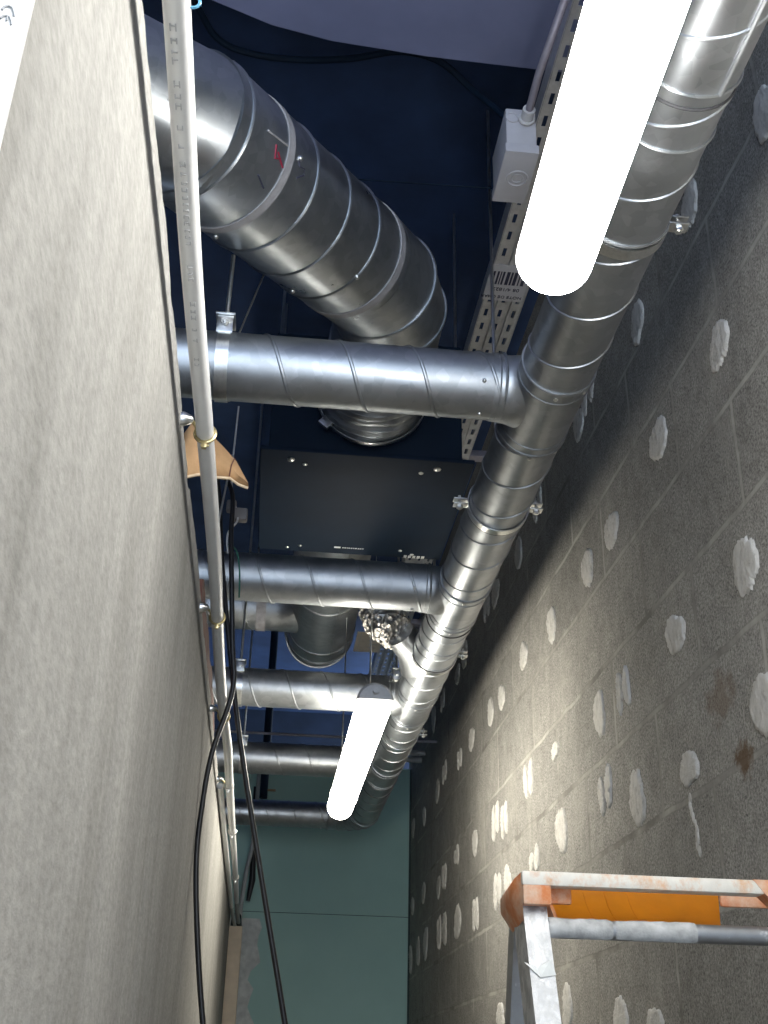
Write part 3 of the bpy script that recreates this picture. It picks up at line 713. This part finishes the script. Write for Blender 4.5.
def clip(y, label, x=cx, z=czz, ring_mat='brass', base=True):
    t = thing('conduit_clip', label, 'conduit clip', 'conduit clips on the left wall')
    zc = z
    if base:
        MB().tube([(LX, y-.01, zc+.012), (LX+.004, y-.01, zc+.012), (LX+.013, y-.01, zc+.012), (LX+.015, y-.01, zc+.012)], [.0085, .0085, .0045, .002], 20).build('base', 'zinc', t)
        MB().cyl((LX+.012, y-.01, zc+.012), (x-.008, y, zc+.004), .0022, 10).build('stem', 'brass', t)
    MB().torus((x, y, z), (0, 1, 0), .0118, .0022, 32, 8).build('ring', ring_mat, t)
    MB().box((x, y, z-.0155), (.006, .006, .009), .001).cyl((x-.004, y, z-.016), (x+.006, y, z-.016), .0016, 8).build('screw', ring_mat, t)
clip(1.165, 'brass ring clip holding the white conduit by the torn cardboard')
clip(1.756, 'brass ring clip holding the white conduit beside the second branch duct')
clip(2.318, 'small clip on the left wall by the crossing of the black cables')
clip(2.93, 'clip holding the white conduit left of the fourth branch duct', ring_mat='zinc', base=True)
clip(3.534, 'clip holding both white conduits just past the last branch duct', x=cx+.003, ring_mat='zinc', base=False)
clip(4.438, 'clip holding both white conduits, farthest of the row', x=cx+.003, z=czz+.008, ring_mat='zinc', base=False)

# ------------------------------------------------------------------ black cables
def cable(pts, r, label):
    o = MB().tube(smooth(pts), r, 12).build('black_cable', 'cable'); return tag(o, label, 'cable')
cable([(-.42, 2.55, 1.34), (-.22, 2.36, 1.30), (-.128, 2.23, 1.17), (-.113, 2.2, 1.026), (-.092, 2.2, .802), (-.083, 2.2, .697), (-.112, 2.2, .57), (-.122, 2.2, .46), (-.123, 2.2, .368), (-.110, 2.2, .246), (-.085, 2.2, .091), (-.04, 2.2, -.12), (.0, 2.2, -.42)], .0052, 'black cable hanging close against the left wall, ending lower left')
cable([(-.40, 2.5, 1.42), (-.21, 2.42, 1.36), (-.168, 2.4, 1.272), (-.140, 2.4, 1.067), (-.108, 2.4, .875), (-.066, 2.4, .652), (0., 2.4, .368), (.063, 2.4, .104), (.12, 2.4, -.15), (.18, 2.4, -.5)], .0056, 'black cable hanging diagonally in front of the green wall')
wc = thing('wire_connector', 'small tangle of wires with a connector left of the dark ventilation unit', 'wire connector')
MB().box((-.100, 2.26, 1.115), (.030, .022, .030), .006).box((-.122, 2.26, 1.135), (.022, .02, .028), .006).build('connector', 'capdark', wc)
MB().tube(smooth([(-.118, 2.21, 1.0), (-.122, 2.22, 1.05), (-.105, 2.25, 1.10), (-.118, 2.255, 1.15), (-.128, 2.26, 1.22), (-.127, 2.27, 1.40)]), .0022, 8).build('wire', 'capgrey', wc)
MB().tube(smooth([(-.118, 2.21, 1.02), (-.102, 2.24, 1.02), (-.092, 2.25, .98), (-.088, 2.26, .92)]), .0018, 8).build('wire', 'green_wire', wc)
o = MB().cyl((-.145, 2.18, 1.02), (-.126, 2.18, 1.22), .0024, 8).build('thin_wire', 'zinc'); tag(o, 'thin pale wire hanging left of the wire tangle', 'wire')
o = MB().cyl((-.112, 1.72, 1.20), (-.075, 1.80, 1.42), .0018, 8).build('thin_wire', 'zinc'); tag(o, 'thin pale wire slanting up from the nearest branch duct to the big duct', 'wire')

# torn cardboard on the wall top
cd = thing('torn_cardboard', 'torn piece of tan cardboard sticking out over the left wall behind the white conduit', 'cardboard')
up_ = [(-.150, .800), (-.140, .818), (-.125, .818), (-.111, .808), (-.094, .798), (-.076, .784), (-.064, .765), (-.056, .748)]
lo_ = [(-.150, .712), (-.138, .735), (-.125, .741), (-.111, .748), (-.100, .748), (-.082, .755), (-.070, .749), (-.056, .745)]
def wavey(x): return 1.40 + .02*math.sin((x+.1)*40)
rg = []
for (xa, za), (xb, zb) in zip(up_, lo_):
    y = wavey(xa); rg.append([(xa, y, za), (xb, y-.010, (za+zb)/2), (xb, y, zb), (xb, y+.003, zb), (xb, y-.006, (za+zb)/2), (xa, y+.003, za)])
MB().rings(rg).build('sheet', 'cardboard', cd, 60)
MB().tube([(x, wavey(x)+.001, z-.001) for x, z in lo_[1:]], .0022, 6).build('torn_edge', 'cardedge', cd)
MB().tube([(-.078, wavey(-.078)-.0012, .786), (-.081, wavey(-.08)-.010, .770), (-.083, wavey(-.08)-.002, .756)], .0009, 6).build('crease', 'redboard', cd)
rb = MB(); rg = []; rnd = random.Random(8)
for i in range(30):
    y = 1.80 + i*.028; z = .765 + .006*math.sin(i*.8) + rnd.uniform(-.004, .004) - (.03*max(0, (i-22)/8))
    rg.append([(LX-.003, y, .712), (LX-.003, y, z), (LX-.018, y, z), (LX-.018, y, .712)])
o = rb.rings(rg).build('board_strip', 'redboard', None, 50); tag(o, 'red-brown board strip standing along the top of the left wall behind the conduit', 'board')
o = MB().box2((-.132, 5.43, FZ), (-.072, 5.53, .63), .002).build('timber_stud', 'pine'); tag(o, 'pale pine stud at the far end of the left wall', 'timber')

# ------------------------------------------------------------------ far odds and ends
for y, z, lab in ((5.41, 1.45, 'upper'), (5.54, 1.45, 'lower')):
    o = MB().cyl((.50, y, z), (WX, y, z), .014, 16).build('grey_pipe', 'pvc_grey'); tag(o, f'{lab} of two grey pipes entering the block wall behind the trunk duct', 'pipe')
o = MB().cyl((-1.2, 5.02, 1.40), (WX, 5.02, 1.40), .006, 10).build('thin_pipe', 'grey_strut'); tag(o, 'thin grey pipe crossing above the fourth branch duct', 'pipe')
vp = thing('dark_pipe', 'dark upright pipe with a tan tag above the last branch duct by the green wall', 'pipe')
MB().cyl((-.02, 5.78, 1.28), (-.02, 5.78, TOP), .020, 16).build('tube', 'unit', vp)
MB().box((.012, 5.78, 1.322), (.055, .012, .010), .002).build('tan_tag', 'rustpipe', vp)
# ------------------------------------------------------------------ stepladder
ld = thing('stepladder', 'aluminium stepladder with orange plastic top by the block wall, lower right', 'ladder')
Y0 = 1.25; lx0, lx1 = .279, .668; sl = .36      # front legs lean towards the viewer
def ly(z): return Y0 + (z-.17)*sl
def leg(x, wdt, mat, name, front=True):
    mb = MB(); zt, zb = .180, FZ+.02
    yt, yb_ = (ly(zt), ly(zb)) if front else (Y0+.10, Y0+.10+.62)
    dpt = .052 if front else .03
    # C-channel profile
    rg = []
    for z, y in ((zb, yb_), (zt, yt)):
        rg.append([(x, y, z), (x+wdt, y, z), (x+wdt, y+.003, z), (x+.004, y+.003, z), (x+.004, y+dpt-.003, z), (x+wdt, y+dpt-.003, z), (x+wdt, y+dpt, z), (x, y+dpt, z)])
    mb.rings(rg); o = mb.build(name, mat, ld, 20)
    MB().box((x+wdt/2, yb_+dpt/2, FZ+.02), (wdt+.012, dpt+.012, .04), .004).build('foot', 'rubber', o)
    return o
leg(lx0, .026, 'alu', 'front_leg'); leg(lx1-.026, .026, 'alu_bare', 'front_leg')
leg(lx0+.012, .022, 'alu_bare', 'rear_leg', False); leg(lx1-.034, .022, 'alu_bare', 'rear_leg', False)
for k in range(6):
    z = -.09 - k*.25
    if z < FZ+.12: break
    MB().box2((lx0+.004, ly(z)-.004, z-.028), (lx1-.004, ly(z)+.075, z), .003).build('step', 'alu_bare', ld)
# splash of plaster on the near leg
MB().prism([(lx0-.006, ly(.115)-.0015, .118), (lx0+.008, ly(.115)-.0025, .112), (lx0+.022, ly(.115)-.002, .121), (lx0+.027, ly(.11)-.002, .106), (lx0+.010, ly(.105)-.0025, .103)], (0, .002, 0)).build('plaster_splash', 'filler', ld)
bar = MB().cyl((lx0+.02, Y0+.006, .1545), (lx1-.01, Y0+.006, .1545), .0098, 24).build('handle_bar', 'alu_bare', ld)
rg = []; rnd = random.Random(6)
for k in range(24):
    x = .306 + k*.0070; r = .0104 + rnd.uniform(0, .0014) - (.0012 if 9 < k < 13 else 0)
    rg.append([(x, Y0+.006 + r*math.sin(a), .1545 + r*math.cos(a)) for a in [math.pi*(-.85 + 1.0*j/10) for j in range(11)]])
MB().rings(rg, False).build('plaster_smear', 'smear', bar)
# orange top: lip, cheeks, amber tray
cap = MB()
cap.box2((lx0-.003, Y0-.012, .1955), (.545, Y0+.012, .2105), .003)
cap.build('top_lip', 'lip', ld)
MB().prism([(.532, Y0-.0125, .2107), (.552, Y0-.0125, .2107), (.590, Y0-.0125, .172), (.590, Y0-.0125, .120), (.576, Y0-.0125, .120), (.576, Y0-.0125, .165), (.544, Y0-.0125, .1957)], (0, .024, 0)).build('right_bracket', 'orange_cap', ld)
MB().box2((.600, Y0-.012, .165), (lx1+.004, Y0+.10, .2095), .004).build('right_cheek', 'orange_cap', ld)
MB().box2((lx0-.002, Y0-.011, .176), (lx0+.029, Y0+.012, .2095), .003).build('left_block', 'orange_cap', ld)
MB().prism([(lx0-.002, Y0-.008, .2095), (lx0-.008, Y0+.004, .204), (lx0-.011, Y0+.012, .198), (lx0-.011, Y0+.012, .182), (lx0-.006, Y0+.0, .170), (lx0-.002, Y0-.008, .160)], (.004, .075, -.004)).build('left_cheek', 'orange_cap', ld)
MB().box2((lx0+.026, Y0+.006, .180), (.334, Y0+.014, .200), .002).build('inner_web', 'orange_cap', ld)
MB().box2((.518, Y0+.050, .190), (.60, Y0+.056, .212), .003).build('inner_web', 'orange_cap', ld)
# amber curved tray below the lip: extruded concave profile with end wall and inner ribs
prof = [(Y0+.105, .222), (Y0+.100, .208), (Y0+.090, .195), (Y0+.078, .184), (Y0+.064, .175), (Y0+.048, .168), (Y0+.030, .163)]
def section(x, t):
    return [(x+(y-Y0-.03)*t, y, z) for y, z in prof] + [(x+(y-Y0-.03)*t, y+.003, z-.001) for y, z in reversed(prof)]
tr = MB().rings([section(.322, 0), section(.334, 0), section(.506, .42)]).build('amber_tray', 'orange_tray', ld, 60)
MB().prism([(.322, y, z) for y, z in prof] , (.004, 0, 0)).build('tray_end', 'orange_cap', tr)
for x in (.372, .397, .424):
    MB().prism([(x, y-.0012, z) for y, z in prof[1:6]] + [(x, y+.001, z) for y, z in reversed(prof[1:6])], (.0025, 0, 0)).build('tray_rib', 'orange_tray', tr)

# ------------------------------------------------------------------ origins at the base of each thing
bpy.context.view_layer.update()
def shift(o, off):
    for v in o.data.vertices: v.co -= off
def setbase(t):
    objs = [t] if t.type == 'MESH' else []
    st = list(t.children)
    while st:
        c = st.pop(); objs.append(c); st += list(c.children)
    lo = Vector((1e9,)*3); hi = -lo
    for o in objs:
        for v in o.data.vertices:
            for i in range(3): lo[i] = min(lo[i], v.co[i]); hi[i] = max(hi[i], v.co[i])
    base = Vector(((lo.x+hi.x)/2, (lo.y+hi.y)/2, lo.z))
    for o in objs: shift(o, base)
    t.location = base
for t in THINGS: setbase(t)
